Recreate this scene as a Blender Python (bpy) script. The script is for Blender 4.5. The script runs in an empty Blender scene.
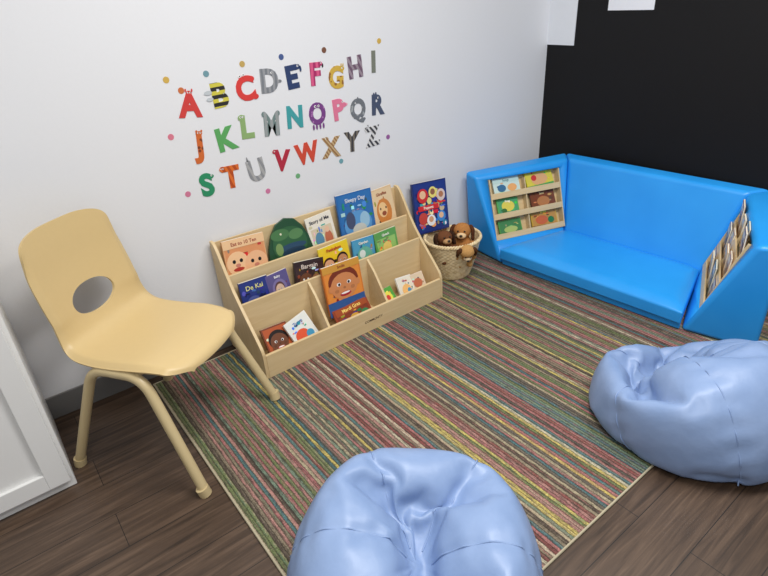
import bpy, bmesh, math, random
from mathutils import Vector, Matrix, noise
random.seed(4)
S=bpy.context.scene
S.view_settings.view_transform='Standard'
S.view_settings.look='None'
COL=S.collection

# ---------------------------------------------------------------- materials
def lin(c):
    r=[]
    for v in c[:3]:
        v=v/255.0
        r.append(v/12.92 if v<=0.04045 else ((v+0.055)/1.055)**2.4)
    return (r[0],r[1],r[2],1.0)
def newmat(name):
    m=bpy.data.materials.new(name); m.use_nodes=True
    nt=m.node_tree; b=nt.nodes['Principled BSDF']
    return m,nt,b
_pc={}
def pm(col,rough=0.5,var=0.04,scale=30.0,bump=0.0,name=None,spec=0.5):
    key=(tuple(col),rough,var,scale,bump,spec)
    if key in _pc: return _pc[key]
    m,nt,b=newmat(name or 'paint_%d_%d_%d'%tuple(col))
    tc=nt.nodes.new('ShaderNodeTexCoord'); n=nt.nodes.new('ShaderNodeTexNoise')
    n.inputs['Scale'].default_value=scale; n.inputs['Detail'].default_value=3
    nt.links.new(tc.outputs['Object'],n.inputs['Vector'])
    mx=nt.nodes.new('ShaderNodeMix'); mx.data_type='RGBA'
    c=lin(col)
    mx.inputs[6].default_value=tuple(max(0,x*(1-var)) for x in c[:3])+(1,)
    mx.inputs[7].default_value=tuple(min(1,x*(1+var)) for x in c[:3])+(1,)
    nt.links.new(n.outputs['Fac'],mx.inputs[0]); nt.links.new(mx.outputs[2],b.inputs['Base Color'])
    b.inputs['Roughness'].default_value=rough
    b.inputs['Specular IOR Level'].default_value=spec
    if bump>0:
        bp=nt.nodes.new('ShaderNodeBump'); bp.inputs['Strength'].default_value=bump; bp.inputs['Distance'].default_value=0.002
        nt.links.new(n.outputs['Fac'],bp.inputs['Height']); nt.links.new(bp.outputs['Normal'],b.inputs['Normal'])
    _pc[key]=m
    return m
def ramp(nt,stops,interp='LINEAR'):
    r=nt.nodes.new('ShaderNodeValToRGB'); r.color_ramp.interpolation=interp
    e=r.color_ramp.elements
    while len(e)<len(stops): e.new(0.5)
    for i,(p,c) in enumerate(stops):
        e[i].position=p; e[i].color=lin(c)
    return r
def stripes(c1,c2,scale=60,rot=(0,0,0),name='striped_vinyl',dist=1.5):
    m,nt,b=newmat(name)
    tc=nt.nodes.new('ShaderNodeTexCoord'); mp=nt.nodes.new('ShaderNodeMapping'); mp.inputs['Rotation'].default_value=rot
    w=nt.nodes.new('ShaderNodeTexWave'); w.inputs['Scale'].default_value=scale; w.inputs['Distortion'].default_value=dist
    nt.links.new(tc.outputs['Object'],mp.inputs['Vector']); nt.links.new(mp.outputs['Vector'],w.inputs['Vector'])
    r=ramp(nt,[(0,c1),(0.5,c2)],'CONSTANT'); nt.links.new(w.outputs['Fac'],r.inputs['Fac']); nt.links.new(r.outputs['Color'],b.inputs['Base Color'])
    b.inputs['Roughness'].default_value=0.5
    return m
def spots(c1,c2,scale=60,th=0.35,name='spotted_vinyl'):
    m,nt,b=newmat(name)
    tc=nt.nodes.new('ShaderNodeTexCoord'); v=nt.nodes.new('ShaderNodeTexVoronoi'); v.inputs['Scale'].default_value=scale
    nt.links.new(tc.outputs['Object'],v.inputs['Vector'])
    r=ramp(nt,[(0,c2),(th,c1)],'CONSTANT'); nt.links.new(v.outputs['Distance'],r.inputs['Fac']); nt.links.new(r.outputs['Color'],b.inputs['Base Color'])
    b.inputs['Roughness'].default_value=0.5
    return m
def wood(col1,col2,name,axis='X',scale=6,rough=0.45):
    m,nt,b=newmat(name)
    tc=nt.nodes.new('ShaderNodeTexCoord'); mp=nt.nodes.new('ShaderNodeMapping')
    sc=[scale*5]*3; sc['XYZ'.index(axis)]=scale*0.4
    mp.inputs['Scale'].default_value=sc
    n=nt.nodes.new('ShaderNodeTexNoise'); n.inputs['Scale'].default_value=1.6; n.inputs['Detail'].default_value=4; n.inputs['Distortion'].default_value=0.6
    nt.links.new(tc.outputs['Object'],mp.inputs['Vector']); nt.links.new(mp.outputs['Vector'],n.inputs['Vector'])
    r=ramp(nt,[(0.3,col1),(0.7,col2)]); nt.links.new(n.outputs['Fac'],r.inputs['Fac']); nt.links.new(r.outputs['Color'],b.inputs['Base Color'])
    b.inputs['Roughness'].default_value=rough
    return m
BIRCH=wood((210,184,138),(220,196,152),'birch_plywood','X')
BIRCHV=wood((208,181,134),(218,194,150),'birch_plywood_side','Z')
PLYEDGE=wood((172,138,94),(200,170,126),'plywood_edge','X',12)

# ---------------------------------------------------------------- mesh helpers
def link(o,parent=None):
    COL.objects.link(o)
    if parent is not None: o.parent=parent
    return o
def top(o,label,category,group=None):
    o['label']=label; o['category']=category
    if group: o['group']=group
    return o
def empty(name,loc=(0,0,0),rotz=0,label='',category='',group=None):
    o=bpy.data.objects.new(name,None); o.empty_display_size=0.05
    o.location=loc; o.rotation_euler=(0,0,rotz); COL.objects.link(o)
    top(o,label,category,group); return o
def mesh(name,verts,faces,mat=None,parent=None,smooth=False,bevel=0,seg=2,sharp=None):
    me=bpy.data.meshes.new(name); me.from_pydata([tuple(v) for v in verts],[],faces); me.update()
    bm=bmesh.new(); bm.from_mesh(me); bmesh.ops.recalc_face_normals(bm,faces=bm.faces); bm.to_mesh(me); bm.free()
    o=bpy.data.objects.new(name,me)
    if mat:
        for m_ in (mat if isinstance(mat,(list,tuple)) else [mat]): me.materials.append(m_)
    if smooth:
        for p in me.polygons: p.use_smooth=True
        if sharp: me.set_sharp_from_angle(angle=math.radians(sharp))
    link(o,parent)
    if bevel>0:
        b=o.modifiers.new('bevel','BEVEL'); b.width=bevel; b.segments=seg; b.limit_method='ANGLE'
        for p in me.polygons: p.use_smooth=True
        if seg>=2:
            w=o.modifiers.new('wn','WEIGHTED_NORMAL')
    return o
def box(name,x,y,z,mat,parent=None,bevel=0.0,seg=2):
    v=[(x[i],y[j],z[k]) for k in (0,1) for j in (0,1) for i in (0,1)]
    f=[(0,2,3,1),(4,5,7,6),(0,1,5,4),(2,6,7,3),(0,4,6,2),(1,3,7,5)]
    return mesh(name,v,f,mat,parent,bevel=bevel,seg=seg)
def prism_yz(name,poly,x0,x1,mat,parent,bevel=0):
    n=len(poly); v=[(x0,a,b) for a,b in poly]+[(x1,a,b) for a,b in poly]
    f=[tuple(range(n)),tuple(range(n,2*n))]+[(i,(i+1)%n,(i+1)%n+n,i+n) for i in range(n)]
    return mesh(name,v,f,mat,parent,bevel=bevel)
def bake(o):
    dg=bpy.context.evaluated_depsgraph_get(); dg.update()
    return bpy.data.meshes.new_from_object(o.evaluated_get(dg),depsgraph=dg)
def textmesh(body,size,mat,parent=None,name='title',offset=0.0,extrude=0.0003,sx=1.0,align='CENTER'):
    cu=bpy.data.curves.new('t','FONT'); cu.body=body; cu.size=size; cu.align_x=align; cu.align_y='CENTER'
    cu.offset=offset; cu.extrude=extrude; cu.resolution_u=4
    o=bpy.data.objects.new('t',cu); COL.objects.link(o)
    me=bake(o); bpy.data.objects.remove(o)
    me.transform(Matrix.Rotation(math.radians(90),4,'X')@Matrix.Diagonal((sx,1,1,1)))
    me.materials.clear(); me.materials.append(mat)
    r=bpy.data.objects.new(name,me); link(r,parent); return r
def tube(name,pts,rad,mat,parent=None,res=6,cyclic=False):
    cu=bpy.data.curves.new('c','CURVE'); cu.dimensions='3D'; cu.bevel_depth=rad; cu.bevel_resolution=res; cu.use_fill_caps=True
    sp=cu.splines.new('POLY'); sp.points.add(len(pts)-1); sp.use_cyclic_u=cyclic
    for i,p in enumerate(pts): sp.points[i].co=(p[0],p[1],p[2],1)
    o=bpy.data.objects.new('c',cu); COL.objects.link(o); me=bake(o); bpy.data.objects.remove(o)
    me.materials.clear(); me.materials.append(mat)
    for p in me.polygons: p.use_smooth=True
    me.set_sharp_from_angle(angle=math.radians(50))
    r=bpy.data.objects.new(name,me); link(r,parent); return r
def rounded(pts,rad,n=8):
    out=[Vector(pts[0])]
    for i in range(1,len(pts)-1):
        p=Vector(pts[i]); a=(Vector(pts[i-1])-p); b=(Vector(pts[i+1])-p)
        ra=min(rad,a.length*.45,b.length*.45); A=p+a.normalized()*ra; B=p+b.normalized()*ra
        for k in range(n+1):
            t=k/n; out.append((1-t)**2*A+2*t*(1-t)*p+t*t*B)
    out.append(Vector(pts[-1])); return out
def crom(P,n):
    out=[]; m=len(P)
    for i in range(m-1):
        p0=P[max(i-1,0)];p1=P[i];p2=P[i+1];p3=P[min(i+2,m-1)]
        for k in range(n):
            t=k/n
            out.append([0.5*((2*p1[j])+(-p0[j]+p2[j])*t+(2*p0[j]-5*p1[j]+4*p2[j]-p3[j])*t*t+(-p0[j]+3*p1[j]-3*p2[j]+p3[j])*t**3) for j in range(len(p1))])
    out.append(list(P[-1])); return out

# ---------------------------------------------------------------- bean bags: settle two vinyl shells first
RZ=0.008
m,nt,b=newmat('periwinkle_vinyl')
tc=nt.nodes.new('ShaderNodeTexCoord'); n=nt.nodes.new('ShaderNodeTexNoise'); n.inputs['Scale'].default_value=14; n.inputs['Detail'].default_value=3; nt.links.new(tc.outputs['Object'],n.inputs['Vector'])
r=ramp(nt,[(0.3,(128,152,192)),(0.7,(138,161,200))]); nt.links.new(n.outputs['Fac'],r.inputs['Fac']); nt.links.new(r.outputs['Color'],b.inputs['Base Color'])
b.inputs['Roughness'].default_value=0.42; b.inputs['Specular IOR Level'].default_value=.5
bp=nt.nodes.new('ShaderNodeBump'); bp.inputs['Strength'].default_value=0.45; bp.inputs['Distance'].default_value=0.006; nt.links.new(n.outputs['Fac'],bp.inputs['Height']); nt.links.new(bp.outputs['Normal'],b.inputs['Normal'])
BAG=m
bpy.ops.mesh.primitive_plane_add(size=14); gp=bpy.context.object
gp.modifiers.new('c','COLLISION'); gp.collision.thickness_outer=.003; gp.collision.cloth_friction=20
NU,NV=84,48
def bag_start(loc,r,tilt,spin,ratio,fac,bend,mass,seed,amp=.06,comp=15):
    V=[Vector((0,0,-r))];Fq=[]
    for i in range(1,NV):
        p=-math.pi/2+math.pi*i/NV
        for j in range(NU):
            t=2*math.pi*j/NU; V.append(Vector((r*math.cos(p)*math.cos(t),r*math.cos(p)*math.sin(t),r*math.sin(p))))
    V.append(Vector((0,0,r))); L=len(V)-1
    V=[v*(1+amp*noise.noise(v*6+Vector((seed,seed,0)))) for v in V]
    for j in range(NU):
        Fq.append((0,1+(j+1)%NU,1+j)); Fq.append((L,1+(NV-2)*NU+j,1+(NV-2)*NU+(j+1)%NU))
    for i in range(NV-2):
        for j in range(NU): Fq.append((1+i*NU+j,1+i*NU+(j+1)%NU,1+(i+1)*NU+(j+1)%NU,1+(i+1)*NU+j))
    M=Matrix.Translation((loc[0],loc[1],r*1.06+.02))@Matrix.Rotation(spin,4,'Z')@Matrix.Rotation(tilt,4,'X')
    me=bpy.data.meshes.new('b'); me.from_pydata([M@v for v in V],[],Fq)
    o=bpy.data.objects.new('b',me); COL.objects.link(o)
    c=o.modifiers.new('Cloth','CLOTH'); s=c.settings
    s.quality=7; s.mass=mass; s.tension_stiffness=30; s.compression_stiffness=comp; s.shear_stiffness=10; s.bending_stiffness=bend
    s.air_damping=2; s.tension_damping=5; s.compression_damping=5; s.shear_damping=5
    s.use_pressure=True; s.uniform_pressure_force=0; s.pressure_factor=fac
    s.use_pressure_volume=True; s.target_volume=4/3*math.pi*r**3*ratio
    c.collision_settings.distance_min=.004; c.collision_settings.collision_quality=3
    c.point_cache.frame_end=80
    return o
ax=Vector((.806,-.592,0)); ay=Vector((.592,.806,0))
def PP(i,j): v=ax*(i-1.5)*.85+ay*j*1.0; return (v.x,v.y)
b1=bag_start(PP(2,0),.315,.1,.3,.76,8,.5,.1,3,.03)
b2=bag_start(PP(3,1),.315,-.5,.3,.74,5,.3,.08,8,.02,5)
for f in range(1,56): S.frame_set(f)
def bag_finish(o,label,place,rot,sc,SE=6,j0=0):
    dg=bpy.context.evaluated_depsgraph_get(); me=bpy.data.meshes.new_from_object(o.evaluated_get(dg),depsgraph=dg)
    co=[v.co.copy() for v in me.vertices]; bpy.data.objects.remove(o)
    zmin=min(c.z for c in co); cx=(max(c.x for c in co)+min(c.x for c in co))/2; cy=(max(c.y for c in co)+min(c.y for c in co))/2
    me.update(); nr=[v.normal.copy() for v in me.vertices]
    for idx in range(1,len(co)-1):
        j=(idx-1-j0)%NU; d=j%(NU//SE); d=min(d,NU//SE-d)
        i=(idx-1)//NU+1; rr=math.sin(math.pi*i/NV)
        dist=d*2*math.pi/NU*.32*rr
        co[idx]=co[idx]-nr[idx]*.007*math.exp(-(dist/.012)**2)*min(1,rr*2.5)
        co[idx]=co[idx]+nr[idx]*.0036*math.exp(-(dist/.050)**2)*math.sin(i*2.1+3*noise.noise(co[idx]*9))*min(1,rr*2)
    R_=Matrix.Rotation(rot,3,'Z'); off=Vector((cx,cy,zmin)); S3=Matrix.Diagonal((sc[0],sc[0],sc[1]))
    co=[R_@(S3@(c-off)) for c in co]; nr=[R_@n_ for n_ in nr]
    e=empty('bean_bag',(place[0],place[1],RZ+.0005),0,label,'bean bag')
    me2=bpy.data.meshes.new('bag'); me2.from_pydata(co,[],[tuple(p.vertices) for p in me.polygons]); me2.update(); me2.materials.append(BAG)
    for p in me2.polygons: p.use_smooth=True
    g=bpy.data.objects.new('bag',me2); link(g,e)
    sb=g.modifiers.new('s','SUBSURF'); sb.levels=1; sb.render_levels=1
    for k in range(SE):
        j=(k*(NU//SE)+j0)%NU; pts=[co[1+(i-1)*NU+j]+nr[1+(i-1)*NU+j]*.0012 for i in range(2,NV-1)]
        tube('seam',crom([list(p) for p in pts],2),.0024,BAG,e,2)
    return e
bag_finish(b1,'periwinkle blue vinyl bean bag on the edge of the striped rug',(.56,.710),0.0,(1.05,1.05))
bag_finish(b2,'periwinkle blue vinyl bean bag with creases on the wood floor',(1.712,.545),-.60,(1.07,1.20))
bpy.data.objects.remove(gp)
S.frame_set(1)

# ---------------------------------------------------------------- room
WY=2.142; WX=2.85
def struct(o): o['kind']='structure'; return o
m,nt,b=newmat('dark_wood_planks')
tc=nt.nodes.new('ShaderNodeTexCoord')
br=nt.nodes.new('ShaderNodeTexBrick'); br.offset=0.37
br.inputs['Scale'].default_value=1.0; br.inputs['Brick Width'].default_value=1.2; br.inputs['Row Height'].default_value=0.15
br.inputs['Mortar Size'].default_value=0.0012; br.inputs['Mortar Smooth'].default_value=0.2
br.inputs['Color1'].default_value=(0.25,0.25,0.25,1); br.inputs['Color2'].default_value=(0.75,0.75,0.75,1); br.inputs['Mortar'].default_value=(0,0,0,1)
nt.links.new(tc.outputs['Object'],br.inputs['Vector'])
mp=nt.nodes.new('ShaderNodeMapping'); mp.inputs['Scale'].default_value=(1.6,26,1); nt.links.new(tc.outputs['Object'],mp.inputs['Vector'])
n=nt.nodes.new('ShaderNodeTexNoise'); n.inputs['Scale'].default_value=2.2; n.inputs['Detail'].default_value=6; n.inputs['Roughness'].default_value=0.55; n.inputs['Distortion'].default_value=0.8
nt.links.new(mp.outputs['Vector'],n.inputs['Vector'])
ad=nt.nodes.new('ShaderNodeMath'); ad.operation='MULTIPLY_ADD'; ad.inputs[1].default_value=0.22; nt.links.new(br.outputs['Color'],ad.inputs[0]); nt.links.new(n.outputs['Fac'],ad.inputs[2])
r=ramp(nt,[(0.36,(50,38,29)),(0.55,(72,56,44)),(0.70,(87,69,55)),(0.88,(108,88,72))]); nt.links.new(ad.outputs[0],r.inputs['Fac'])
mx=nt.nodes.new('ShaderNodeMix'); mx.data_type='RGBA'; nt.links.new(br.outputs['Fac'],mx.inputs[0]); nt.links.new(r.outputs['Color'],mx.inputs[6]); mx.inputs[7].default_value=lin((22,18,16))
nt.links.new(mx.outputs[2],b.inputs['Base Color']); b.inputs['Roughness'].default_value=0.42
bp=nt.nodes.new('ShaderNodeBump'); bp.inputs['Strength'].default_value=0.12; bp.inputs['Distance'].default_value=0.002; nt.links.new(n.outputs['Fac'],bp.inputs['Height']); nt.links.new(bp.outputs['Normal'],b.inputs['Normal'])
FLOOR=m
struct(box('floor',(-1.6,WX+.1),(-1.8,WY+.1),(-0.1,0),FLOOR))
WALLW=pm((226,227,230),0.6,0.012,90,0.12,'white_wall_paint')
WALLB=pm((12,11,13),0.6,0.15,40,0.1,'black_wall_paint',.3)
struct(box('wall_back',(-1.6,WX+.1),(WY,WY+.1),(0,2.6),WALLW))
struct(box('wall_side',(WX,WX+.1),(-1.8,WY),(0,2.6),WALLB))
struct(box('trim_1',(WX-.004,WX),(1.965,WY),(1.067,2.6),pm((226,229,234),0.6,0.01)))
BASE=pm((112,111,110),0.5,0.04,20,0,'grey_vinyl_base')
struct(box('baseboard_back',(-1.6,WX),(WY-.008,WY),(0,0.1),BASE,bevel=.003))
struct(box('baseboard_side',(WX-.008,WX),(-1.8,WY-.008),(0,0.1),BASE,bevel=.003))
pp=box('paper_sheet',(WX-.002,WX),(1.538,1.783),(1.238,1.56),pm((232,234,240),0.7,0.01))
top(pp,'blank white paper sheet stuck on the black wall','paper')

# rug
RX0,RX1,RY0,RY1=0.300,2.78,0.518,2.085
m,nt,b=newmat('striped_rug_weave')
tc=nt.nodes.new('ShaderNodeTexCoord'); sx=nt.nodes.new('ShaderNodeSeparateXYZ'); nt.links.new(tc.outputs['Object'],sx.inputs[0])
def math_(op,a,b_=None,c=None):
    q=nt.nodes.new('ShaderNodeMath'); q.operation=op
    for i,v in enumerate((a,b_,c)):
        if v is None: continue
        if isinstance(v,(int,float)): q.inputs[i].default_value=v
        else: nt.links.new(v,q.inputs[i])
    return q.outputs[0]
wn=nt.nodes.new('ShaderNodeTexNoise'); wn.inputs['Scale'].default_value=4; wn.inputs['Detail'].default_value=4; nt.links.new(tc.outputs['Object'],wn.inputs['Vector'])
wf=nt.nodes.new('ShaderNodeTexNoise'); wf.inputs['Scale'].default_value=120; wf.inputs['Detail'].default_value=1; nt.links.new(tc.outputs['Object'],wf.inputs['Vector'])
xw=math_('MULTIPLY_ADD',wf.outputs['Fac'],0.0045,math_('MULTIPLY_ADD',wn.outputs['Fac'],0.007,sx.outputs['X']))
P1=0.0118
def white(period,seed):
    f_=math_('FLOOR',math_('DIVIDE',xw,period)); w_=nt.nodes.new('ShaderNodeTexWhiteNoise'); w_.noise_dimensions='1D'
    nt.links.new(math_('ADD',f_,seed),w_.inputs['W']); return w_.outputs['Value']
w1=white(P1,0.0); w2=white(P1/2,37.0)
pal=[(0,(94,88,80)),(0.08,(160,106,104)),(0.17,(108,118,80)),(0.27,(164,152,126)),(0.35,(80,110,112)),(0.44,(80,70,62)),(0.53,(164,122,114)),(0.61,(128,116,98)),(0.70,(186,168,98)),(0.78,(128,78,74)),(0.84,(112,128,110)),(0.94,(184,174,150))]
r1=ramp(nt,pal,'CONSTANT'); nt.links.new(w1,r1.inputs['Fac'])
r2=ramp(nt,[(0,(72,66,60)),(0.27,(124,114,98)),(0.50,(98,88,78)),(0.66,(154,142,120)),(0.76,(98,116,96)),(0.88,(144,104,96))],'CONSTANT'); nt.links.new(w2,r2.inputs['Fac'])
def strn(sx_,sy_,det=2):
    a=nt.nodes.new('ShaderNodeMapping'); a.inputs['Scale'].default_value=(sx_,sy_,1); nt.links.new(tc.outputs['Object'],a.inputs['Vector'])
    n_=nt.nodes.new('ShaderNodeTexNoise'); n_.inputs['Scale'].default_value=1; n_.inputs['Detail'].default_value=det; nt.links.new(a.outputs['Vector'],n_.inputs['Vector']); return n_.outputs['Fac']
n1=strn(200,28); n2=strn(110,220)
gt=nt.nodes.new('ShaderNodeValToRGB'); gt.color_ramp.elements[0].position=0.40; gt.color_ramp.elements[1].position=0.62; nt.links.new(n1,gt.inputs['Fac'])
mx=nt.nodes.new('ShaderNodeMix'); mx.data_type='RGBA'; nt.links.new(math_('MULTIPLY',gt.outputs['Color'],.72),mx.inputs[0]); nt.links.new(r1.outputs['Color'],mx.inputs[6]); nt.links.new(r2.outputs['Color'],mx.inputs[7])
fr=math_('FRACT',math_('DIVIDE',xw,P1)); edge=math_('PINGPONG',fr,0.5)
dk=math_('MINIMUM',math_('MULTIPLY_ADD',edge,2.4,0.40),1.0)
nf=nt.nodes.new('ShaderNodeTexNoise'); nf.inputs['Scale'].default_value=300; nt.links.new(tc.outputs['Object'],nf.inputs['Vector'])
tex=math_('MULTIPLY_ADD',nf.outputs['Fac'],1.5,math_('MULTIPLY_ADD',n2,1.2,-.32))
dk2=math_('MULTIPLY',dk,math_('MAXIMUM',tex,.25))
mm=nt.nodes.new('ShaderNodeMix'); mm.data_type='RGBA'; mm.blend_type='MULTIPLY'; mm.inputs[0].default_value=1
nt.links.new(mx.outputs[2],mm.inputs[6]); nt.links.new(dk2,mm.inputs[7]); nt.links.new(mm.outputs[2],b.inputs['Base Color'])
b.inputs['Roughness'].default_value=0.95; b.inputs['Specular IOR Level'].default_value=0.1
bp=nt.nodes.new('ShaderNodeBump'); bp.inputs['Strength'].default_value=0.5; bp.inputs['Distance'].default_value=0.003; nt.links.new(dk2,bp.inputs['Height']); nt.links.new(bp.outputs['Normal'],b.inputs['Normal'])
RUGM=m
rug=empty('rug',(0,0,0),0,'multicoloured striped woven area rug with pale bound edges','rug')
box('rug_field',(RX0+.006,RX1-.006),(RY0+.006,RY1-.006),(0,RZ),RUGM,rug)
ed=pm((178,168,142),0.9,0.1,120,0.3)
tube('edging',[(RX0+.006,RY0+.006,.005),(RX1-.006,RY0+.006,.005),(RX1-.006,RY1-.006,.005),(RX0+.006,RY1-.006,.005)],0.005,ed,rug,3,True)

# ---------------------------------------------------------------- cabinet
WH=pm((231,231,229),0.35,0.01,20,0,'white_laminate')
cab=empty('cabinet',(-0.066,1.700,0),0,'white shaker style cabinet standing against the white wall','cabinet')
box('body',(-1.0,0),(0.02,0.43),(0,0.92),WH,cab,.002)
def shaker(x0,x1,z0,z1):
    d=box('door',(x0,x1),(0.006,0.02),(z0,z1),WH,cab)
    fw=.062
    bm=bmesh.new()
    for (a,b_,c,d_) in ((x0,x0+fw,z0,z1),(x1-fw,x1,z0,z1),(x0+fw,x1-fw,z0,z0+fw),(x0+fw,x1-fw,z1-fw,z1)):
        q=bmesh.ops.create_cube(bm,size=1)
        for v in q['verts']: v.co=Vector(((a+b_)/2+v.co.x*(b_-a),-0.001+v.co.y*.014,(c+d_)/2+v.co.z*(d_-c)))
    me=bpy.data.meshes.new('door_frame'); bm.to_mesh(me); bm.free(); me.materials.append(WH)
    o=bpy.data.objects.new('door_frame',me); link(o,d)
    bv=o.modifiers.new('b','BEVEL'); bv.width=.002; bv.segments=2
    return d
shaker(-.49,-.012,.045,.90); shaker(-.985,-.495,.045,.90)
box('countertop',(-1.01,.012),(-.012,.435),(.92,.945),WH,cab,.003)

# ---------------------------------------------------------------- chair
CH=pm((208,182,130),0.42,0.02,60,0.05,'cream_plastic')
CHT=pm((200,180,136),0.35,0.02,40,0,'cream_painted_steel')
F=Vector((.555,-.832,0))
ang=math.atan2(F.y,F.x)
chair=empty('chair',(.304,1.735,0),ang,'cream molded plastic school chair with tubular legs and oval back opening','chair')
prof=[(.19,.431,.190),(.15,.436,.197),(.09,.437,.203),(0,.431,.206),(-.08,.430,.205),(-.14,.438,.202),(-.178,.46,.196),(-.20,.50,.189),(-.214,.55,.187),(-.228,.61,.187),(-.243,.68,.184),(-.253,.745,.176)]
body=crom(prof,5)
front=[]
for k in range(14):                                  # rolled, rounded front lip
    a=(1-k/14)*math.pi/2
    front.append([.19+.046*math.sin(a),.431-.034*(1-math.cos(a)),.190*(1-.40*math.sin(a)**4)])
topp=[]
for k in range(1,19):                                # rounded top corners
    a=k/18*math.pi/2
    zz=.745+.075*math.sin(a); topp.append([-.253-.012*math.sin(a),zz,(.176-.008*math.sin(a))*(max(0,1-math.sin(a)**3.8))**(1/3.0)])
topp=[t for t in topp if t[2]>.045]
rows=front+body+topp; NC=36
V=[];Fc=[]
for i,(f,z,hw) in enumerate(rows):
    k=min(max((z-.44)/.10,0),1) if f<-.1 else 0
    tt=max(0,(z-.70)/.12)
    fl_=max(0,1-1.6*tt)
    fb=1-.5*min(1,max(0,(f-.10)/.12))
    for j in range(NC+1):
        u=-1+2*j/NC
        u2=math.sin(u*math.pi/2)*.35+u*.65
        roll=max(0,abs(u)-.84)/.16; roll=roll*roll*(3-2*roll) if roll<1 else 1
        w_=hw*u2
        fc=-.026*abs(w_/.19)**2.4*min(1,max(0,(f-.10)/.12))
        ff=f+fc+k*(.034*(w_/.194)**2-.014*roll*fl_); zz=z+(1-k)*(.014*u*u-.020*roll)*fb
        V.append((ff,w_,zz))
for i in range(len(rows)-1):
    for j in range(NC):
        a=i*(NC+1)+j; Fc.append((a,a+1,a+NC+2,a+NC+1))
sh=mesh('seat_shell',V,Fc,CH,None,smooth=True)
sm=sh.modifiers.new('s','SOLIDIFY'); sm.thickness=.009; sm.offset=0
cv=[];cf=[];N=40
for s_ in (-.4,-.1):
    for k in range(N):
        a=2*math.pi*k/N; cv.append((s_,.088*math.copysign(abs(math.cos(a))**.9,math.cos(a)),.553+.051*math.sin(a)))
cf=[tuple(range(N)),tuple(range(N,2*N))]+[(k,(k+1)%N,(k+1)%N+N,k+N) for k in range(N)]
cut=mesh('cut',cv,cf)
bo=sh.modifiers.new('b','BOOLEAN'); bo.operation='DIFFERENCE'; bo.object=cut; bo.solver='EXACT'
me=bake(sh); bpy.data.objects.remove(sh); bpy.data.objects.remove(cut)
for p in me.polygons: p.use_smooth=True
me.set_sharp_from_angle(angle=math.radians(45))
sh=bpy.data.objects.new('seat_shell',me); link(sh,chair)
if not me.materials: me.materials.append(CH)
for s in (-1,1):
    zb=.001+(RZ if s>0 else 0)
    pts=rounded([(-.25,s*.243,zb+.01),(-.085,s*.198,.410),(.11,s*.198,.410),(.262,s*.238,zb+.01)],.06)
    tube('leg',pts,.0165,CHT,chair)
    for f_ in (-.25,.262):
        tube('foot_cap',[(f_,s*(.243 if f_<0 else .238),zb),(f_*.975,s*.241,zb+.03)],.0205,CHT,chair,4)
for f_ in (-.06,.09):
    tube('crossbar',[(f_,-.198,.413),(f_,.198,.413)],.009,CHT,chair,3)

# ---------------------------------------------------------------- books
def book(w,h,t,cover,art,M,label,group,shape=None,name='book',busy=14):
    """local x width centred, y thickness (cover faces -y), z up from 0"""
    cm=pm(cover,0.3,0.03,20)
    if shape is None:
        o=box(name,(-w/2,w/2),(-t/2,t/2),(0,h),cm,None)
        box('pages',(-w/2+.002,w/2+.0006),(-t/2+.0018,t/2-.0018),(.0006,h+.0006),pm((226,220,204),0.8,0.05),o)
    else:
        n=len(shape); v=[(a*w/2,-t/2,b_*h) for a,b_ in shape]+[(a*w/2,t/2,b_*h) for a,b_ in shape]
        f=[tuple(range(n)),tuple(range(n,2*n))]+[(i,(i+1)%n,(i+1)%n+n,i+n) for i in range(n)]
        o=mesh(name,v,f,cm)
    top(o,label,'book',group); o.matrix_world=M
    rnd=random.Random(int(w*1000)+int(h*7000)+cover[0])
    cols=[a[5] for a in art if a[0] in 'er']+[cover]
    det=[]
    for k in range(busy):
        c=rnd.choice(cols); c=tuple(max(0,min(255,int(v*rnd.uniform(.7,1.3)))) for v in c)
        if shape is None: px,pz=rnd.uniform(-.39,.39),rnd.uniform(.1,.80)
        else: px,pz=rnd.uniform(-.3,.3),rnd.uniform(.15,.7)
        det.append(('e',px,pz,rnd.uniform(.02,.08),rnd.uniform(.015,.07),c) if rnd.random()<.6 else ('r',px,pz,rnd.uniform(.03,.16),rnd.uniform(.015,.08),c))
    first=[a for a in art if a[0]=='r'][:1]
    art=first+det+[a for a in art if a not in first]
    verts=[];faces=[];mats=[];mi=[];lay=0
    for a in art:
        lay+=1; y=-t/2-.0002-.00007*lay
        if a[0]=='t':
            tm=textmesh(a[4],a[3]*h*.84,pm(a[5],0.4,0.02),o,'cover_title',offset=a[6] if len(a)>6 else .0004,extrude=.0001,sx=a[7] if len(a)>7 else 1)
            tm.location=(a[1]*w,y-.0002,a[2]*h); continue
        c=pm(a[5],0.3,0.05,25)
        if c not in mats: mats.append(c)
        if a[0]=='e':
            k0=len(verts)
            for k in range(20):
                q=2*math.pi*k/20; verts.append((a[1]*w+a[3]*w*math.cos(q),y,a[2]*h+a[4]*h*math.sin(q)))
            faces.append(tuple(range(k0,k0+20)))
        elif a[0]=='r':
            k0=len(verts); x=a[1]*w; z=a[2]*h; hw=a[3]*w/2; hh=a[4]*h/2
            verts+= [(x-hw,y,z-hh),(x+hw,y,z-hh),(x+hw,y,z+hh),(x-hw,y,z+hh)]; faces.append((k0,k0+1,k0+2,k0+3))
        mi.append(mats.index(c))
    if verts:
        me=bpy.data.meshes.new('cover_picture'); me.from_pydata(verts,[],faces); me.update()
        for c in mats: me.materials.append(c)
        for p,k in zip(me.polygons,mi): p.material_index=k
        pc=bpy.data.objects.new('cover_picture',me); link(pc,o)
    return o
def standM(x,y,z,lean,turn=0,roll=0):
    return Matrix.Translation((x,y,z))@Matrix.Rotation(turn,4,'Z')@Matrix.Rotation(-lean,4,'X')@Matrix.Rotation(roll,4,'Y')
def E(x,z,rx,rz,c): return ('e',x,z,rx,rz,c)
def R(x,z,w,h,c): return ('r',x,z,w,h,c)
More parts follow.
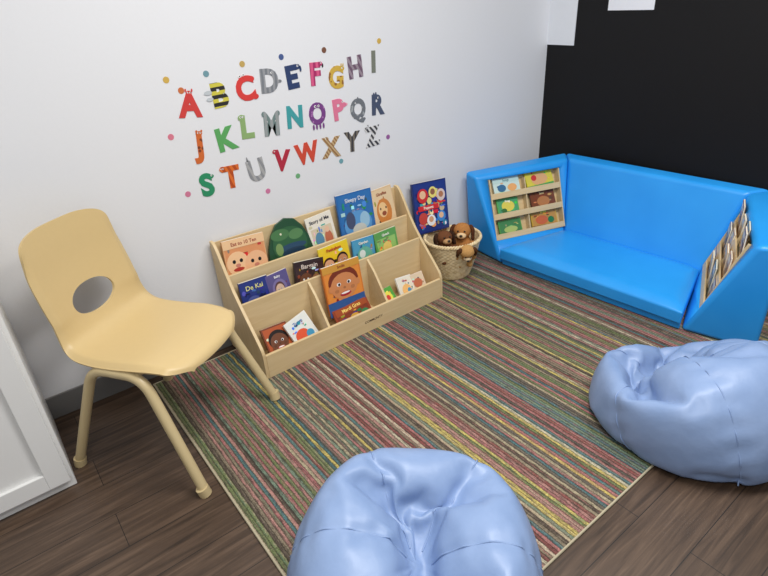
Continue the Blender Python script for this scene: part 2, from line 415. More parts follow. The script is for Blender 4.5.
def T(x,z,s,txt,c,off=.0004,sx=1): return ('t',x,z,s,txt,c,off,sx)
def face(x,z,s,skin,hair,asp=1.0):
    dk=tuple(int(v*.8) for v in skin)
    return [E(x,z+s*.28,s*1.12,s*1.0*asp,hair),E(x,z,s,s*asp*.95,skin),E(x-s*.38,z+s*.15,s*.15,s*.13*asp,(240,240,240)),E(x+s*.38,z+s*.15,s*.15,s*.13*asp,(240,240,240)),
       E(x-s*.36,z+s*.14,s*.09,s*.10*asp,(40,26,20)),E(x+s*.36,z+s*.14,s*.09,s*.10*asp,(40,26,20)),E(x,z-s*.1,s*.1,s*.09*asp,dk),E(x-s*.6,z-s*.2,s*.16,s*.13*asp,tuple(min(255,int(v*1.1)) for v in dk)),E(x+s*.6,z-s*.2,s*.16,s*.13*asp,tuple(min(255,int(v*1.1)) for v in dk)),E(x,z-s*.46,s*.42,s*.17*asp,(170,40,50)),E(x,z-s*.41,s*.33,s*.07*asp,(245,240,235))]

# ---------------------------------------------------------------- bookcase
bx0,bx1,by0,by1=.680,1.676,1.782,2.125
bc=empty('bookcase',(bx0,by0,RZ),0,'low birch plywood tiered book display with three rows and dividers','bookcase')
W=bx1-bx0; D=by1-by0; th=.014
def side():
    pts=[(0,0),(D,0),(D,.518),(D-.022,.518)]
    q=crom([(D-.03,.514),(D-.06,.478),(D*.55,.330),(.03,.160),(.006,.125)],4)
    pts+= [tuple(p) for p in q]+[(0,.110)]
    return pts
for xx in ((0,th),(W-th,W)):
    prism_yz('side_panel',side(),xx[0],xx[1],BIRCHV,bc,.002)
box('back_panel',(th,W-th),(D-.008,D),(.02,.508),BIRCH,bc)
box('front_panel',(th,W-th),(0,.014),(0,.110),BIRCH,bc,.002)
box('bottom_shelf',(th,W-th),(.014,D-.008),(.022,.034),BIRCH,bc)
box('riser',(th,W-th),(.150,.162),(.034,.287),BIRCH,bc,.002)
box('shelf',(th,W-th),(.162,.242),(.185,.197),BIRCH,bc)
box('riser',(th,W-th),(.242,.254),(.197,.385),BIRCH,bc,.002)
box('shelf',(th,W-th),(.254,D-.008),(.285,.297),BIRCH,bc)
for dx in (.330,.655):
    prism_yz('divider',[(.014,.034),(.150,.034),(.150,.280),(.10,.230),(.05,.160),(.014,.108)],dx-.006,dx+.006,BIRCH,bc,.0015)
tx=textmesh('COMMUNITY',.017,pm((90,66,44),.6,.05),bc,'burned_lettering',.0002,.0001); tx.location=(.56,-.0006,.055)

g1='picture books on the top tier of the bookcase'; g2='picture books on the middle tier of the bookcase'; g3='picture books in the bottom compartments of the bookcase'
zt=.2975+RZ; yt=2.062; L1=.17
book(.190,.210,.012,(226,170,120),[R(0,.5,.94,.94,(222,150,100)),E(-.22,.5,.26,.25,(240,196,150)),E(.22,.42,.28,.26,(236,184,140)),E(-.3,.55,.04,.04,(20,20,20)),E(-.13,.55,.04,.04,(20,20,20)),E(.13,.48,.04,.04,(20,20,20)),E(.31,.48,.04,.04,(20,20,20)),E(-.22,.46,.06,.04,(200,130,110)),E(.22,.38,.06,.04,(200,130,110)),E(-.22,.38,.13,.04,(180,60,50)),E(.22,.28,.13,.04,(180,60,50)),E(-.05,.12,.3,.07,(200,80,60)),R(0,.91,1,.18,(236,196,150)),T(0,.90,.12,'Eat to 10 Ten',(150,50,40))],standM(.80,yt,zt,L1,.02,.06),'orange picture book with smiling faces on the cover',g1)
dino=[(-.95,0),(-1,.25),(-.92,.5),(-.72,.74),(-.42,.92),(0,1.0),(.38,.95),(.68,.78),(.88,.55),(.98,.3),(1,.1),(.9,0)]
book(.225,.235,.014,(38,78,52),[E(0,.5,.38,.34,(50,96,60)),E(-.18,.72,.20,.11,(74,120,74)),E(.16,.66,.16,.10,(88,132,84)),E(-.16,.73,.022,.022,(220,220,190)),E(.05,.44,.30,.07,(44,74,100)),E(.05,.34,.26,.08,(34,58,80)),E(-.25,.45,.08,.12,(120,150,90)),T(.05,.18,.08,'Say Hello',(195,205,160))],standM(1.02,yt,zt,L1,-.02,0),'dark green shaped board book with rounded animal outline',g1,shape=dino,busy=36)
book(.140,.205,.010,(232,226,212),[R(0,.42,.8,.6,(214,200,172)),E(-.15,.45,.16,.17,(90,140,170)),E(.2,.4,.15,.2,(190,110,80)),E(.2,.62,.09,.07,(230,190,160)),R(0,.14,.8,.08,(120,160,90)),T(0,.88,.13,'Story of Me',(60,60,70))],standM(1.202,yt,zt,L1,0,-.08),'white picture book with a small pastel illustration',g1,busy=20)
book(.205,.262,.012,(46,104,170),[R(0,.5,.92,.94,(52,112,176)),E(0,.40,.4,.26,(90,150,205)),E(-.2,.5,.13,.16,(70,80,110)),E(.2,.46,.14,.15,(150,190,215)),E(.02,.3,.2,.12,(194,196,190)),E(.3,.2,.12,.08,(60,120,90)),T(0,.87,.12,'Sleepy Day',(220,226,235))],standM(1.388,yt-.006,zt,L1,.02,.03),'blue picture book with a bedtime scene',g1,busy=50)
book(.135,.240,.010,(222,190,150),[R(0,.5,.94,.94,(226,200,160)),E(0,.5,.34,.28,(206,132,66)),E(-.05,.55,.2,.16,(236,196,140)),E(-.15,.58,.03,.025,(30,20,20)),E(.1,.58,.03,.025,(30,20,20)),E(-.02,.47,.1,.05,(150,80,50)),R(0,.1,1,.2,(176,84,50)),T(0,.88,.10,'Giraffes',(150,70,40))],standM(1.567,yt,zt,L1,0,-.05),'orange and cream picture book leaning at the end',g1)
zm=.1975+RZ; ym=1.972; L2=.16
book(.130,.155,.012,(38,52,120),[R(0,.5,.94,.94,(44,60,132)),E(-.1,.38,.25,.18,(84,96,160)),E(.2,.35,.15,.2,(30,36,84)),T(0,.8,.22,'De Kai',(225,222,150)),T(0,.14,.12,'Night',(220,220,240))],standM(.778,ym,zm,L2,0,.02),'dark blue board book with yellow title',g2,busy=30)
book(.105,.150,.010,(98,88,148),[R(0,.5,.92,.92,(96,88,140)),E(0,.5,.34,.3,(128,118,168))]+face(0,.46,.2,(222,190,168),(90,60,60))+[T(0,.88,.12,'Baby',(240,240,245))],standM(.898,ym,zm,L2,.03,-.06),'small purple board book with a baby picture',g2)
book(.150,.155,.012,(52,38,40),[R(0,.45,.92,.8,(64,46,46)),E(-.15,.4,.22,.24,(110,70,50)),E(.2,.38,.16,.18,(150,104,70)),E(-.22,.46,.03,.03,(240,240,240)),E(-.08,.46,.03,.03,(240,240,240)),T(0,.83,.22,'Bargain',(224,210,200))],standM(1.037,ym,zm,L2,0,.12),'dark brown picture book with pale title lettering',g2,busy=30)
book(.160,.185,.010,(232,206,48),[R(0,.5,.92,.92,(234,200,40))]+face(-.24,.5,.17,(224,170,130),(70,40,30))+face(.22,.52,.17,(196,140,100),(40,26,20))+face(-.02,.22,.15,(150,96,64),(30,20,18))+[T(0,.89,.13,'Peekaboo',(180,40,40))],standM(1.198,ym,zm,L2,0,-.04),'bright yellow picture book with several children on it',g2,busy=18)
book(.125,.165,.010,(70,150,196),[R(0,.5,.92,.92,(80,156,190)),E(0,.45,.36,.3,(104,174,150)),E(-.1,.55,.14,.12,(220,226,220)),R(0,.1,1,.2,(40,106,130)),E(.2,.35,.1,.1,(230,120,60)),T(0,.87,.13,'Garden',(250,245,230))],standM(1.352,ym,zm,L2,0,.03),'teal and green picture book with garden scene',g2,busy=30)
book(.135,.165,.010,(96,160,84),[R(0,.5,.84,.56,(150,196,110)),E(0,.48,.2,.18,(230,200,110)),E(.2,.3,.1,.08,(230,80,70)),T(0,.88,.12,'Quack',(250,250,240))],standM(1.495,ym,zm,L2,0,-.03),'green picture book with a yellow bird shape',g2,busy=26)
kid=face(0,.52,.36,(206,134,84),(120,50,30),.8)
book(.200,.225,.014,(214,120,44),[R(0,.5,.94,.94,(226,140,60)),R(0,.1,1,.3,(50,90,150))]+kid+[E(-.36,.52,.07,.07,(206,134,84)),E(.36,.52,.07,.07,(206,134,84)),R(0,.93,1,.14,(206,150,60)),T(0,.93,.1,'Smile',(120,30,30))],standM(1.165,1.876,.036+.065+RZ,.20,0,.02),'orange picture book with a large smiling child face',g3)
book(.195,.105,.012,(150,66,40),[R(0,.4,.9,.7,(130,60,40)),E(-.3,.3,.12,.2,(90,50,130)),E(.0,.3,.14,.22,(210,160,60)),E(.3,.3,.12,.2,(60,130,80)),R(0,.8,.9,.3,(160,76,40)),T(0,.79,.26,'Mardi Gras',(252,222,120))],standM(1.180,1.826,.036+RZ,.55,.0,-.08),'brown picture book with a parade scene leaning low',g3,busy=22)
book(.125,.140,.012,(120,60,36),[R(0,.5,.9,.9,(176,84,44))]+face(0,.45,.34,(110,66,44),(30,20,18),.9),standM(.797,1.832,.036+RZ,.62,.15,.1),'brown picture book with a child face lying back',g3)
book(.130,.140,.010,(228,230,226),[R(0,.5,.92,.92,(222,226,222)),E(-.1,.4,.28,.2,(220,90,60)),E(.2,.3,.16,.14,(70,150,190)),R(0,.1,.9,.08,(40,60,90)),T(0,.81,.18,'Zoom',(50,100,170))],standM(.93,1.832,.036+RZ,.60,.2,-.12),'white and blue picture book lying back',g3,busy=24)
book(.085,.100,.010,(90,160,70),[E(0,.5,.3,.3,(230,220,90)),E(0,.5,.14,.14,(210,70,60))],standM(1.395,1.832,.036+RZ,.7,.1,.0),'small green board book lying back',g3)
book(.100,.115,.010,(232,228,220),[R(0,.5,.9,.9,(228,222,206)),E(0,.4,.3,.25,(240,190,120)),E(.15,.35,.12,.12,(80,150,190)),T(0,.8,.18,'One',(200,60,50))],standM(1.505,1.84,.036+RZ,.55,.15,.15),'small white board book lying back',g3)
book(.085,.100,.010,(220,200,180),[R(0,.5,.9,.9,(214,196,170)),E(0,.5,.3,.24,(190,110,80)),R(0,.12,1,.16,(80,110,150))],standM(1.59,1.85,.036+RZ,.5,-.1,-.05),'small cream board book standing by the side',g3)

# ---------------------------------------------------------------- wall letters
def plain(c): return pm(c,0.5,0.06,60)
Ls=[('A',.729,1.057,plain((206,62,58)),.12),('B',.850,1.074,stripes((40,38,40),(206,196,70),11,(0,math.pi/2,0),'bee_stripes',.3),-.04),('C',.962,1.082,plain((214,60,56)),-.12),
('D',1.068,1.098,stripes((150,152,156),(120,124,130),16,(0,0,0),'grey_stripes'),.05),('E',1.173,1.098,plain((44,62,104)),-.06),('F',1.285,1.096,stripes((168,44,100),(214,90,134),14,(0,0,.6),'pink_stripes'),.03),
('G',1.390,1.070,spots((206,170,70),(150,104,50),45,.33),.08),('H',1.495,1.100,stripes((108,84,104),(150,136,146),14,(0,.5,0),'hide_stripes'),-.06),('I',1.597,1.110,plain((120,124,112)),.05),
('J',.735,.908,spots((206,104,44),(120,56,28),50,.3),.08),('K',.840,.908,plain((90,164,92)),-.08),('L',.938,.938,plain((140,172,110)),.05),('M',1.050,.928,stripes((150,156,156),(112,132,130),13,(0,0,.4),'mouse_stripes'),.08),
('N',1.163,.940,plain((64,156,160)),.07),('O',1.275,.935,spots((120,66,132),(176,120,180),60,.25),0),('P',1.385,.934,plain((222,120,150)),-.05),('Q',1.492,.920,spots((112,116,122),(160,164,166),50,.3),.05),('R',1.603,.922,plain((72,82,106)),.06),
('S',.728,.747,plain((40,140,96)),-.05),('T',.835,.755,stripes((220,110,40),(180,74,24),14,(0,.4,0),'tiger_stripes'),.03),('U',.950,.758,stripes((170,170,170),(140,142,146),14,(0,.3,0),'grey_wave'),-.12),
('V',1.072,.772,plain((176,40,62)),.16),('W',1.200,.778,plain((206,74,52)),-.04),('X',1.328,.777,stripes((150,110,70),(196,170,126),22,(0,.7,0),'woven_stripes'),.05),('Y',1.445,.780,stripes((60,58,60),(120,112,100),16,(0,0,0),'bark'),.06),('Z',1.565,.782,stripes((60,60,64),(214,214,214),15,(0,.6,0),'zebra_stripes'),-.05)]
wE=plain((240,240,240)); bE=plain((20,20,20))
def disc(name,layers,parent):
    v=[];f=[];mats=[]
    for (x,z,rx,rz,mt,lay) in layers:
        k0=len(v); y=-.0014-.0003*lay
        for k in range(18):
            a=2*math.pi*k/18; v.append((x+rx*math.cos(a),y,z+rz*math.sin(a)))
        f.append(tuple(range(k0,k0+18))); mats.append(mt)
    me=bpy.data.meshes.new(name); me.from_pydata(v,[],f); me.update()
    for i,c in enumerate(mats): me.materials.append(c); me.polygons[i].material_index=i
    o=bpy.data.objects.new(name,me); link(o,parent); return o
def eyes(pts,r=.0055):
    return [('eye',x,z,r) for x,z in pts]
SXL={'M':.80,'W':.86,'O':.86,'Q':.86,'N':.88,'G':.9,'D':.92,'C':.95,'V':.9}
for ch,x,z,mt,rt in Ls:
    o=textmesh(ch,.119,mt,None,'letter_decal',.0058,.0010,SXL.get(ch,.95))
    o.location=(x,WY-.0012,z); o.rotation_euler=(0,rt,0)
    top(o,'animal themed capital letter %s decal on the white wall'%ch,'wall decal','alphabet decals on the white wall')
    h=.042
    ex=[]
    if ch=='A': ex=[(0,h+.004,.011,.009,mt,0),(-.012,h+.014,.003,.006,mt,0),(.012,h+.014,.003,.006,mt,0)]+eyes([(-.004,h+.006),(.005,h+.006)],.003)
    if ch=='B': ex=[(-.042,.02,.016,.008,plain((190,196,200)),0),(-.040,-.004,.014,.007,plain((190,196,200)),0)]
    if ch=='C': ex=[(.034,.034,.013,.010,mt,0),(.034,-.034,.013,.010,mt,0),(-.012,h+.006,.004,.009,mt,0),(.004,h+.008,.004,.009,mt,0)]+eyes([(-.012,h+.012),(.004,h+.014)],.005)
    if ch=='D': ex=[(.044,.0,.012,.006,mt,0)]+eyes([(.012,.034)],.004)
    if ch=='E': ex=[(.034,h-.002,.011,.010,mt,0),(.046,h-.012,.005,.012,mt,0)]+eyes([(.034,h+.001)],.004)
    if ch=='F': ex=[(.030,h+.002,.009,.008,mt,0),(.040,h-.006,.004,.008,plain((40,30,40)),0)]+eyes([(.031,h+.004)],.003)
    if ch=='G': ex=[(.03,h-.002,.012,.010,mt,0),(.026,h+.012,.003,.007,mt,0),(.036,h+.012,.003,.007,mt,0)]+eyes([(.030,h)],.004)
    if ch=='J': ex=[(.002,h+.004,.012,.009,mt,0),(-.008,h+.013,.004,.004,mt,0),(.012,h+.013,.004,.004,mt,0)]+eyes([(-.003,h+.006),(.007,h+.006)],.003)
    if ch=='L': ex=[(-.018,h,.015,.012,mt,0)]+eyes([(-.022,h+.003),(-.012,h+.003)],.004)
    if ch=='M': ex=[(-.032,h+.006,.011,.011,mt,0),(.030,h+.006,.011,.011,mt,0)]
    if ch=='O': ex=[(a,-h-.008,.005,.012,mt,0) for a in (-.026,-.010,.008,.025)]+eyes([(-.008,h-.006),(.009,h-.006)],.0055)
    if ch=='P': ex=[(.034,.02,.012,.010,mt,0),(.048,.02,.004,.006,plain((240,160,180)),1)]+eyes([(.026,.034)],.004)
    if ch=='Q': ex=[(.0,h+.006,.004,.010,mt,0)]+eyes([(-.014,h-.010)],.004)
    if ch=='R': ex=[(-.020,h+.006,.005,.012,mt,0),(-.008,h+.008,.005,.012,mt,0)]+eyes([(.004,h-.006)],.004)
    if ch=='S': ex=[(.026,h-.008,.011,.008,mt,0)]+eyes([(.028,h-.005)],.004)
    if ch=='T': ex=[(-.034,h,.012,.011,mt,0)]+eyes([(-.038,h+.002),(-.030,h+.002)],.003)
    if ch=='U': ex=[(-.028,h+.004,.012,.010,mt,0),(-.028,h+.018,.003,.010,mt,0)]+eyes([(-.030,h+.006)],.003)
    if ch=='V': ex=[(-.036,h,.010,.008,mt,0)]+eyes([(-.036,h+.002)],.003)
    if ch=='X': ex=[(-.024,h+.003,.012,.009,mt,0)]+eyes([(-.027,h+.005)],.003)
    if ch=='Z': ex=[(-.030,h+.004,.014,.009,mt,0),(-.022,h+.015,.004,.007,mt,0)]+eyes([(-.032,h+.006)],.003)
    for e_ in ex:
        if e_[0]=='eye':
            _,ex_,ez_,er_=e_; disc('eye',[(ex_,ez_,er_,er_,wE,1),(ex_+.001,ez_,er_*.5,er_*.5,bE,2)],o)
        else: disc('animal_detail',[e_],o)
dots=[(.664,1.158,(206,170,80)),(.815,1.160,(110,150,160)),(.965,1.177,(190,160,90)),(1.137,1.184,(70,90,140)),(1.342,1.189,(120,80,60)),(1.636,1.197,(206,170,80)),(.633,.960,(214,120,140)),(.646,.734,(206,120,150)),(.986,.661,(206,120,160)),(1.14,.692,(110,170,120)),(1.658,.766,(150,90,150)),(1.375,.708,(110,160,170)),(.709,1.115,(200,110,60))]
for x,z,colr in dots:
    v=[(.0115*math.cos(2*math.pi*k/24),y,.0115*math.sin(2*math.pi*k/24)) for y in (-.0008,0) for k in range(24)]
    f=[tuple(range(24)),tuple(range(24,48))]+[(k,(k+1)%24,(k+1)%24+24,k+24) for k in range(24)]
    o=mesh('dot_decal',v,f,plain(colr)); o.location=(x,WY-.0002,z)
    top(o,'small round coloured dot decal on the white wall','wall decal','dot decals on the white wall')

# ---------------------------------------------------------------- sofa
m,nt,b=newmat('azure_vinyl')
tc=nt.nodes.new('ShaderNodeTexCoord'); v=nt.nodes.new('ShaderNodeTexVoronoi'); v.inputs['Scale'].default_value=260; nt.links.new(tc.outputs['Object'],v.inputs['Vector'])
n=nt.nodes.new('ShaderNodeTexNoise'); n.inputs['Scale'].default_value=4; nt.links.new(tc.outputs['Object'],n.inputs['Vector'])
r=ramp(nt,[(0.3,(34,148,230)),(0.7,(44,158,238))]); nt.links.new(n.outputs['Fac'],r.inputs['Fac']); nt.links.new(r.outputs['Color'],b.inputs['Base Color'])
b.inputs['Roughness'].default_value=0.36
bp=nt.nodes.new('ShaderNodeBump'); bp.inputs['Strength'].default_value=0.12; bp.inputs['Distance'].default_value=0.001; nt.links.new(v.outputs['Distance'],bp.inputs['Height']); nt.links.new(bp.outputs['Normal'],b.inputs['Normal'])
BLUE=m
TH=math.radians(3.0)
SO=(2.195,1.338,0)
sofa=empty('sofa',SO,TH,'bright blue vinyl floor sofa with wooden book pockets in its arms','sofa')
def hexa(name,bot,topv,mat,parent,bevel):
    v=list(bot)+list(topv)
    f=[(0,1,2,3),(4,5,6,7),(0,1,5,4),(1,2,6,5),(2,3,7,6),(3,0,4,7)]
    return mesh(name,v,f,mat,parent,bevel=bevel,seg=4)
zf=RZ+.001
FI,FT=.492,.690            # inner front half widths: floor, top
BI,BO,TI=.362,.535,.465    # back corner half widths: inner bottom, outer, inner top
TA=.540                    # depth of the inner top edge of the backrest
def rack_frame(s):
    A0=Vector((0,s*FI,.0)); A1=Vector((.41,s*BI,.0)); B0=Vector((.0,s*FT,.475)); B1=Vector((TA,s*TI,.49))
    sd=((A1-A0)+(B1-B0)).normalized(); sd.z=0; sd.normalize()
    up_=((B0+B1)/2-(A0+A1)/2); rr=(up_-sd*up_.dot(sd)).normalized()
    n_=sd.cross(rr)
    if n_.z<0: n_=-n_
    mid=(A0+A1+B0+B1)/4
    c=mid+rr*.050+sd*.006
    xax=sd if s>0 else -sd
    return Matrix(((xax.x,-n_.x,rr.x,c.x),(xax.y,-n_.y,rr.y,c.y),(xax.z,-n_.z,rr.z,c.z),(0,0,0,1)))
RW,RH,RD=.228,.170,.050
def arm(s):
    bot=[(0,s*FI,zf),(.41,s*BI,zf),(.625,s*BO,zf),(.05,s*.775,zf)]
    tp=[(-.01,s*FT,.475),(TA,s*TI,.49),(.625,s*BO,.50),(.01,s*.778,.485)]
    o=hexa('arm',bot,tp,BLUE,None,.020)
    M=rack_frame(s)
    k=box('cut',(-RW,RW),(-.08,RD),(-RH,RH),BLUE); k.matrix_world=M
    bo=o.modifiers.new('b','BOOLEAN'); bo.operation='DIFFERENCE'; bo.object=k; bo.solver='EXACT'
    me=bake(o); bpy.data.objects.remove(o); bpy.data.objects.remove(k)
    for p in me.polygons: p.use_smooth=True
    me.set_sharp_from_angle(angle=math.radians(40))
    a=bpy.data.objects.new('arm',me); link(a,sofa)
arm(1); arm(-1)
hexa('backrest',[(.411,-BI,zf),(.411,BI,zf),(.625,BO,zf),(.625,-BO,zf)],[(TA,-TI,.49),(TA,TI,.49),(.625,BO,.50),(.625,-BO,.50)],BLUE,sofa,.020)
hexa('base',[(.0,-.487,zf),(.0,.487,zf),(.41,.357,zf),(.41,-.357,zf)],[(.0,-.487,.045),(.0,.487,.045),(.41,.357,.045),(.41,-.357,.045)],BLUE,sofa,.008)
NX,NY=16,28; V=[];Fc=[]
def cpt(i,j,z0):
    a=i/NX; c=-1+2*j/NY
    hw=.492+(.374-.492)*a
    x=-.018+a*.455
    e=min(1,min(a,1-a)*8)*min(1,(1-abs(c))*9)
    e=math.sin(e*math.pi/2)
    return Vector((x,c*hw,z0+e*.026))
for i in range(NX+1):
    for j in range(NY+1): V.append(cpt(i,j,.106))
K=len(V)
for i in range(NX+1):
    for j in range(NY+1):
        p=cpt(i,j,.106); V.append(Vector((p.x,p.y,.046)))
def id_(i,j): return i*(NY+1)+j
for i in range(NX):
    for j in range(NY):
        Fc.append((id_(i,j),id_(i+1,j),id_(i+1,j+1),id_(i,j+1))); Fc.append((K+id_(i,j),K+id_(i,j+1),K+id_(i+1,j+1),K+id_(i+1,j)))
for i in range(NX):
    for j in (0,NY): Fc.append((id_(i,j),id_(i+1,j),K+id_(i+1,j),K+id_(i,j)))
for j in range(NY):
    for i in (0,NX): Fc.append((id_(i,j),id_(i,j+1),K+id_(i,j+1),K+id_(i,j)))
mesh('seat_cushion',V,Fc,BLUE,sofa,bevel=.008,seg=3)
SM=Matrix.Translation(SO)@Matrix.Rotation(TH,4,'Z')
g4='picture books in the pocket of the sofa arm beside the wall'; g5='picture books in the pocket of the far sofa arm'
RS=2*RH/3
for s in (1,-1):
    M=rack_frame(s)
    rk=box('book_rack',(-RW+.001,RW-.001),(RD-.012,RD-.001),(-RH+.001,RH-.001),BIRCH,sofa,.002); rk.matrix_local=M
    for k in range(3):
        z=-RH+.001+RS*k
        box('ledge',(-RW+.008,RW-.008),(0.002,RD-.012),(z,z+.008),PLYEDGE,rk)
        box('lip',(-RW+.008,RW-.008),(-.005,.002),(z,z+.032),BIRCH,rk,.001)
    box('divider',(-.003,.003),(.002,RD-.012),(-RH+.009,RH-.02),BIRCH,rk)
    for xe in (-RW+.001,RW-.008):
        box('rack_side',(xe,xe+.007),(-.005,RD-.012),(-RH+.001,RH-.001),BIRCH,rk,.001)
    W_=SM@M
    def rb(x,row,w,h,cov,art,lab,roll=0,lean=.16,yy=.010):
        MM=W_@Matrix.Translation((x,yy,-RH+RS*row+.0105))@Matrix.Rotation(-lean,4,'X')@Matrix.Rotation(roll,4,'Y')
        book(w,h,.008,cov,art,MM,lab,g4 if s>0 else g5)
    if s>0:
        rb(-.112,2,.165,.104,(206,226,220),[R(0,.5,.94,.94,(200,222,216)),E(-.2,.42,.16,.2,(60,110,150)),E(.2,.4,.18,.2,(230,170,110)),R(0,.84,1,.26,(190,216,210)),T(0,.82,.2,'Songs',(60,120,130))],'pale teal picture book with music scene',.0)
        rb(.106,2,.175,.140,(214,206,60),[R(0,.5,.94,.94,(214,200,80)),E(0,.42,.3,.24,(220,170,120)),E(-.2,.5,.1,.12,(200,60,60)),R(0,.1,1,.2,(80,160,90)),T(0,.83,.17,'Farm Day',(60,110,60))],'yellow picture book with farm scene',-.05)
        rb(-.120,1,.135,.100,(90,170,90),[R(0,.5,.9,.9,(80,160,110)),E(0,.55,.3,.3,(220,206,90)),E(-.2,.3,.12,.14,(60,110,60)),T(0,.82,.2,'Frog',(250,250,250))],'green and yellow picture book',.03)
        rb(.112,1,.160,.110,(110,60,40),[R(0,.5,.94,.94,(120,66,42)),E(0,.4,.26,.26,(180,120,74)),T(0,.82,.2,'Bear',(240,210,150))],'brown picture book with an animal',-.02)
        rb(-.12,0,.145,.092,(80,150,76),[R(0,.5,.9,.9,(70,130,80)),E(0,.4,.3,.2,(170,190,110))],'green picture book in the lowest pocket',.0)
        rb(.105,0,.170,.116,(206,166,60),[R(0,.5,.94,.94,(190,140,70)),E(-.1,.45,.24,.22,(200,100,60)),E(.25,.4,.12,.16,(40,120,70)),R(0,.1,1,.18,(110,60,40)),T(0,.85,.18,'Jungle',(250,240,90))],'yellow picture book with jungle animals',.02)
    else:
        for row in range(3):
            for k,x in enumerate((-.170,-.062,.062,.170)):
                c=[(150,104,70),(120,84,60),(196,150,96),(206,180,130),(110,92,80),(170,120,84),(92,110,96),(180,140,100)][(row*4+k*3)%8]
                # tops tip forward out of the pockets
                rb(x,row,.096,.118+.014*((row+k)%3)-(.010 if row==2 else 0),c,[R(0,.82,1,.24,(224,208,176)),E(0,.42,.3,.24,(214,176,120)),E(0,.42,.15,.12,(110,60,40))],'brown and cream picture book tipping out of a sofa pocket',(-1)**k*.04,-.20-.07*((row+2*k)%3),.020)

# ---------------------------------------------------------------- basket and plush
m,nt,b=newmat('woven_wicker')
tc=nt.nodes.new('ShaderNodeTexCoord'); n=nt.nodes.new('ShaderNodeTexNoise'); n.inputs['Scale'].default_value=60; nt.links.new(tc.outputs['Object'],n.inputs['Vector'])
r=ramp(nt,[(0.3,(208,182,136)),(0.7,(240,220,178))]); nt.links.new(n.outputs['Fac'],r.inputs['Fac']); nt.links.new(r.outputs['Color'],b.inputs['Base Color']); b.inputs['Roughness'].default_value=.7
WICK=m
BX,BY=1.898,1.940; BH=.212
bk=empty('basket',(BX,BY,RZ),0,'round natural wicker basket holding stuffed toys','basket')
V=[];Fc=[];NA=220;NR=42
for side_ in (0,1):
    for i in range(NR+1):
        h=i/NR; rad=.088+.056*h**.8-(.010 if side_ else 0)
        for j in range(NA):
            a=2*math.pi*j/NA
            w_=.0015*math.sin(a*30+math.pi*(i//2%2))*(1 if not side_ else -1)*(1 if 0<i<NR else 0)
            V.append(((rad+w_)*math.cos(a)*1.10,(rad+w_)*math.sin(a),.003+h*BH+(.006 if side_ and i==0 else 0)))
    o_=side_*(NR+1)*NA
    for i in range(NR):
        for j in range(NA):
            q=(o_+i*NA+j,o_+i*NA+(j+1)%NA,o_+(i+1)*NA+(j+1)%NA,o_+(i+1)*NA+j); Fc.append(q if not side_ else q[::-1])
Fc.append(tuple(range(NA))); Fc.append(tuple(range((NR+1)*NA,(NR+1)*NA+NA)))
mesh('woven_body',V,Fc,WICK,bk,smooth=True,sharp=60)
for ph in (0,math.pi):
    tube('braided_rim',[((.140+.004*math.cos(30*a+ph))*math.cos(a)*1.10,(.140+.004*math.cos(30*a+ph))*math.sin(a),BH+.003+.006*math.sin(30*a+ph)) for a in [2*math.pi*k/360 for k in range(360)]],.0055,WICK,bk,3,True)
def blob(name,sph,mat,parent,voxel=.005,smooth=3):
    bm=bmesh.new()
    for (c,r_,sc) in sph:
        q=bmesh.ops.create_icosphere(bm,subdivisions=3,radius=r_)
        for v_ in q['verts']: v_.co=Vector((v_.co.x*sc[0]+c[0],v_.co.y*sc[1]+c[1],v_.co.z*sc[2]+c[2]))
    me=bpy.data.meshes.new(name); bm.to_mesh(me); bm.free(); me.materials.append(mat)
    o=bpy.data.objects.new(name,me); COL.objects.link(o)
    rm=o.modifiers.new('r','REMESH'); rm.mode='VOXEL'; rm.voxel_size=voxel
    s_=o.modifiers.new('s','SMOOTH'); s_.iterations=smooth; s_.factor=.6
    me2=bake(o); bpy.data.objects.remove(o)
    for p in me2.polygons: p.use_smooth=True
    me2.materials.clear(); me2.materials.append(mat)
    o=bpy.data.objects.new(name,me2); link(o,parent); return o
def plush(loc,rotz,tilt,fur,dark,muz,label,sc=1.0):
    M=Matrix.Translation(loc)@Matrix.Rotation(rotz,4,'Z')@Matrix.Rotation(tilt,4,'X')@Matrix.Scale(sc,4)
    fm=pm(fur,.95,.25,180,1.0,None,.1); dm=pm(dark,.95,.25,180,1.0,None,.1); mm_=pm(muz,.95,.15,180,1.0,None,.1)
    o=blob('stuffed_dog',[((0,0,.045),.045,(1,.9,1.1)),((0,0,.085),.03,(1,1,1)),((0,-.005,.118),.036,(1.1,1,.95)),((-.045,-.02,.05),.016,(1,1.2,2)),((.045,-.02,.05),.016,(1,1.2,2)),((-.028,-.045,.018),.018,(1,1.6,1)),((.028,-.045,.018),.018,(1,1.6,1))],fm,None)
    o.matrix_world=M; top(o,label,'stuffed toy','plush dogs in the wicker basket')
    blob('muzzle',[((0,-.036,.108),.019,(1.15,1,.8)),((0,-.03,.102),.016,(1,1,.8))],mm_,o,.003)
    blob('nose',[((0,-.055,.114),.0065,(1.2,.8,.9))],pm((24,20,20),.3,.02),o,.0015)
    for s_ in (-1,1):
        # long floppy ears hanging beside the head
        blob('ear',[((s_*.036,0,.132),.013,(.9,1,.9)),((s_*.046,-.006,.112),.016,(.55,1.1,1.5)),((s_*.047,-.012,.090),.015,(.5,1.1,1.2))],dm,o,.003)
        blob('eye',[((s_*.014,-.038,.128),.0045,(1,.7,1))],pm((16,14,14),.15,.02),o,.001)
    return o
plush((BX+.060,BY-.015,.110),-.9,.05,(176,120,68),(84,50,32),(224,192,148),'brown plush dog with dark floppy ears in the wicker basket',1.22)
plush((BX-.060,BY-.005,.105),-.30,-.10,(110,70,46),(58,38,28),(186,146,102),'dark brown plush dog in the wicker basket',1.12)
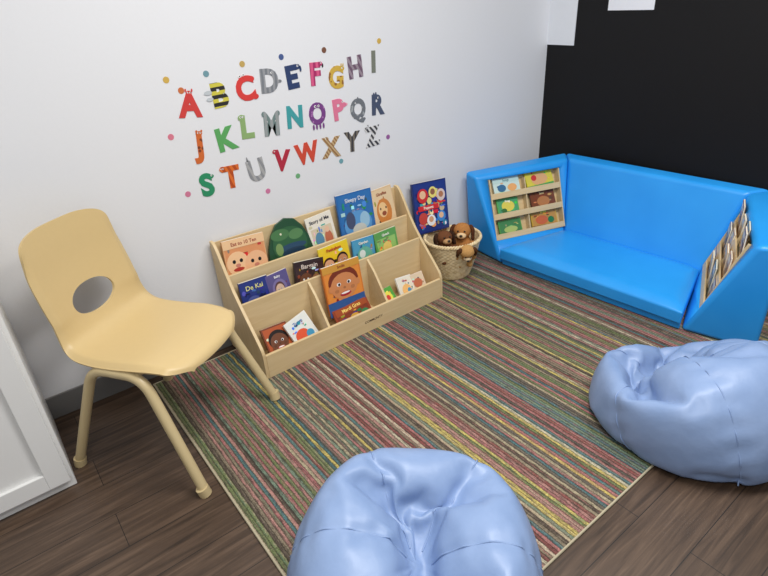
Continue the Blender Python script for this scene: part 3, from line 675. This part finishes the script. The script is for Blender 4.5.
plush((BX+.005,BY-.070,.140),-.55,.95,(190,146,90),(84,54,34),(226,204,168),'tan plush dog slumped over the basket rim',1.0)
book(.225,.270,.014,(34,48,110),[R(0,.5,.94,.95,(40,58,130)),E(-.24,.74,.16,.14,(206,50,50)),E(-.24,.76,.09,.08,(236,190,150)),E(.06,.78,.12,.11,(236,220,120)),E(.06,.79,.07,.06,(150,100,70)),E(.30,.70,.13,.12,(220,200,190)),E(.30,.71,.07,.06,(180,120,80)),E(-.28,.3,.13,.12,(200,70,60)),E(-.05,.24,.13,.11,(240,240,240)),E(-.05,.26,.07,.06,(214,160,120)),E(.26,.28,.13,.11,(70,140,210)),E(.26,.30,.07,.06,(236,190,150)),R(-.1,.5,.6,.10,(210,44,48)),T(-.1,.5,.09,'Puppets',(250,240,220))],standM(BX-.040,2.050,.236,.20,-.05,.06),'dark blue and red picture book above the wicker basket','large books near the basket',busy=90)

# ---------------------------------------------------------------- camera and light
cam=bpy.data.cameras.new('camera'); co=bpy.data.objects.new('camera',cam); COL.objects.link(co)
cam.sensor_width=36; cam.lens=36*550/768; cam.clip_start=.02
rt=Vector((.7857,-.6160,-.0572)); up=Vector((.3342,.3448,.877)); fw=Vector((.5206,.7082,-.4767))
co.matrix_world=Matrix(((rt.x,up.x,-fw.x,0),(rt.y,up.y,-fw.y,0),(rt.z,up.z,-fw.z,1.4),(0,0,0,1)))
S.camera=co
def area(loc,sx,sy,p,col=(1,.98,.95)):
    l=bpy.data.lights.new('ceiling_light','AREA'); l.shape='RECTANGLE'; l.size=sx; l.size_y=sy; l.energy=p; l.color=col
    o=bpy.data.objects.new('ceiling_light',l); o.location=loc; COL.objects.link(o); return o
area((.9,.75,2.55),.9,.45,39)
area((2.0,.2,2.55),.9,.45,28)
area((-.3,-.4,2.55),.9,.45,22)
w=bpy.data.worlds.new('world'); S.world=w; w.use_nodes=True
w.node_tree.nodes['Background'].inputs[0].default_value=(.97,.98,1,1); w.node_tree.nodes['Background'].inputs[1].default_value=.43
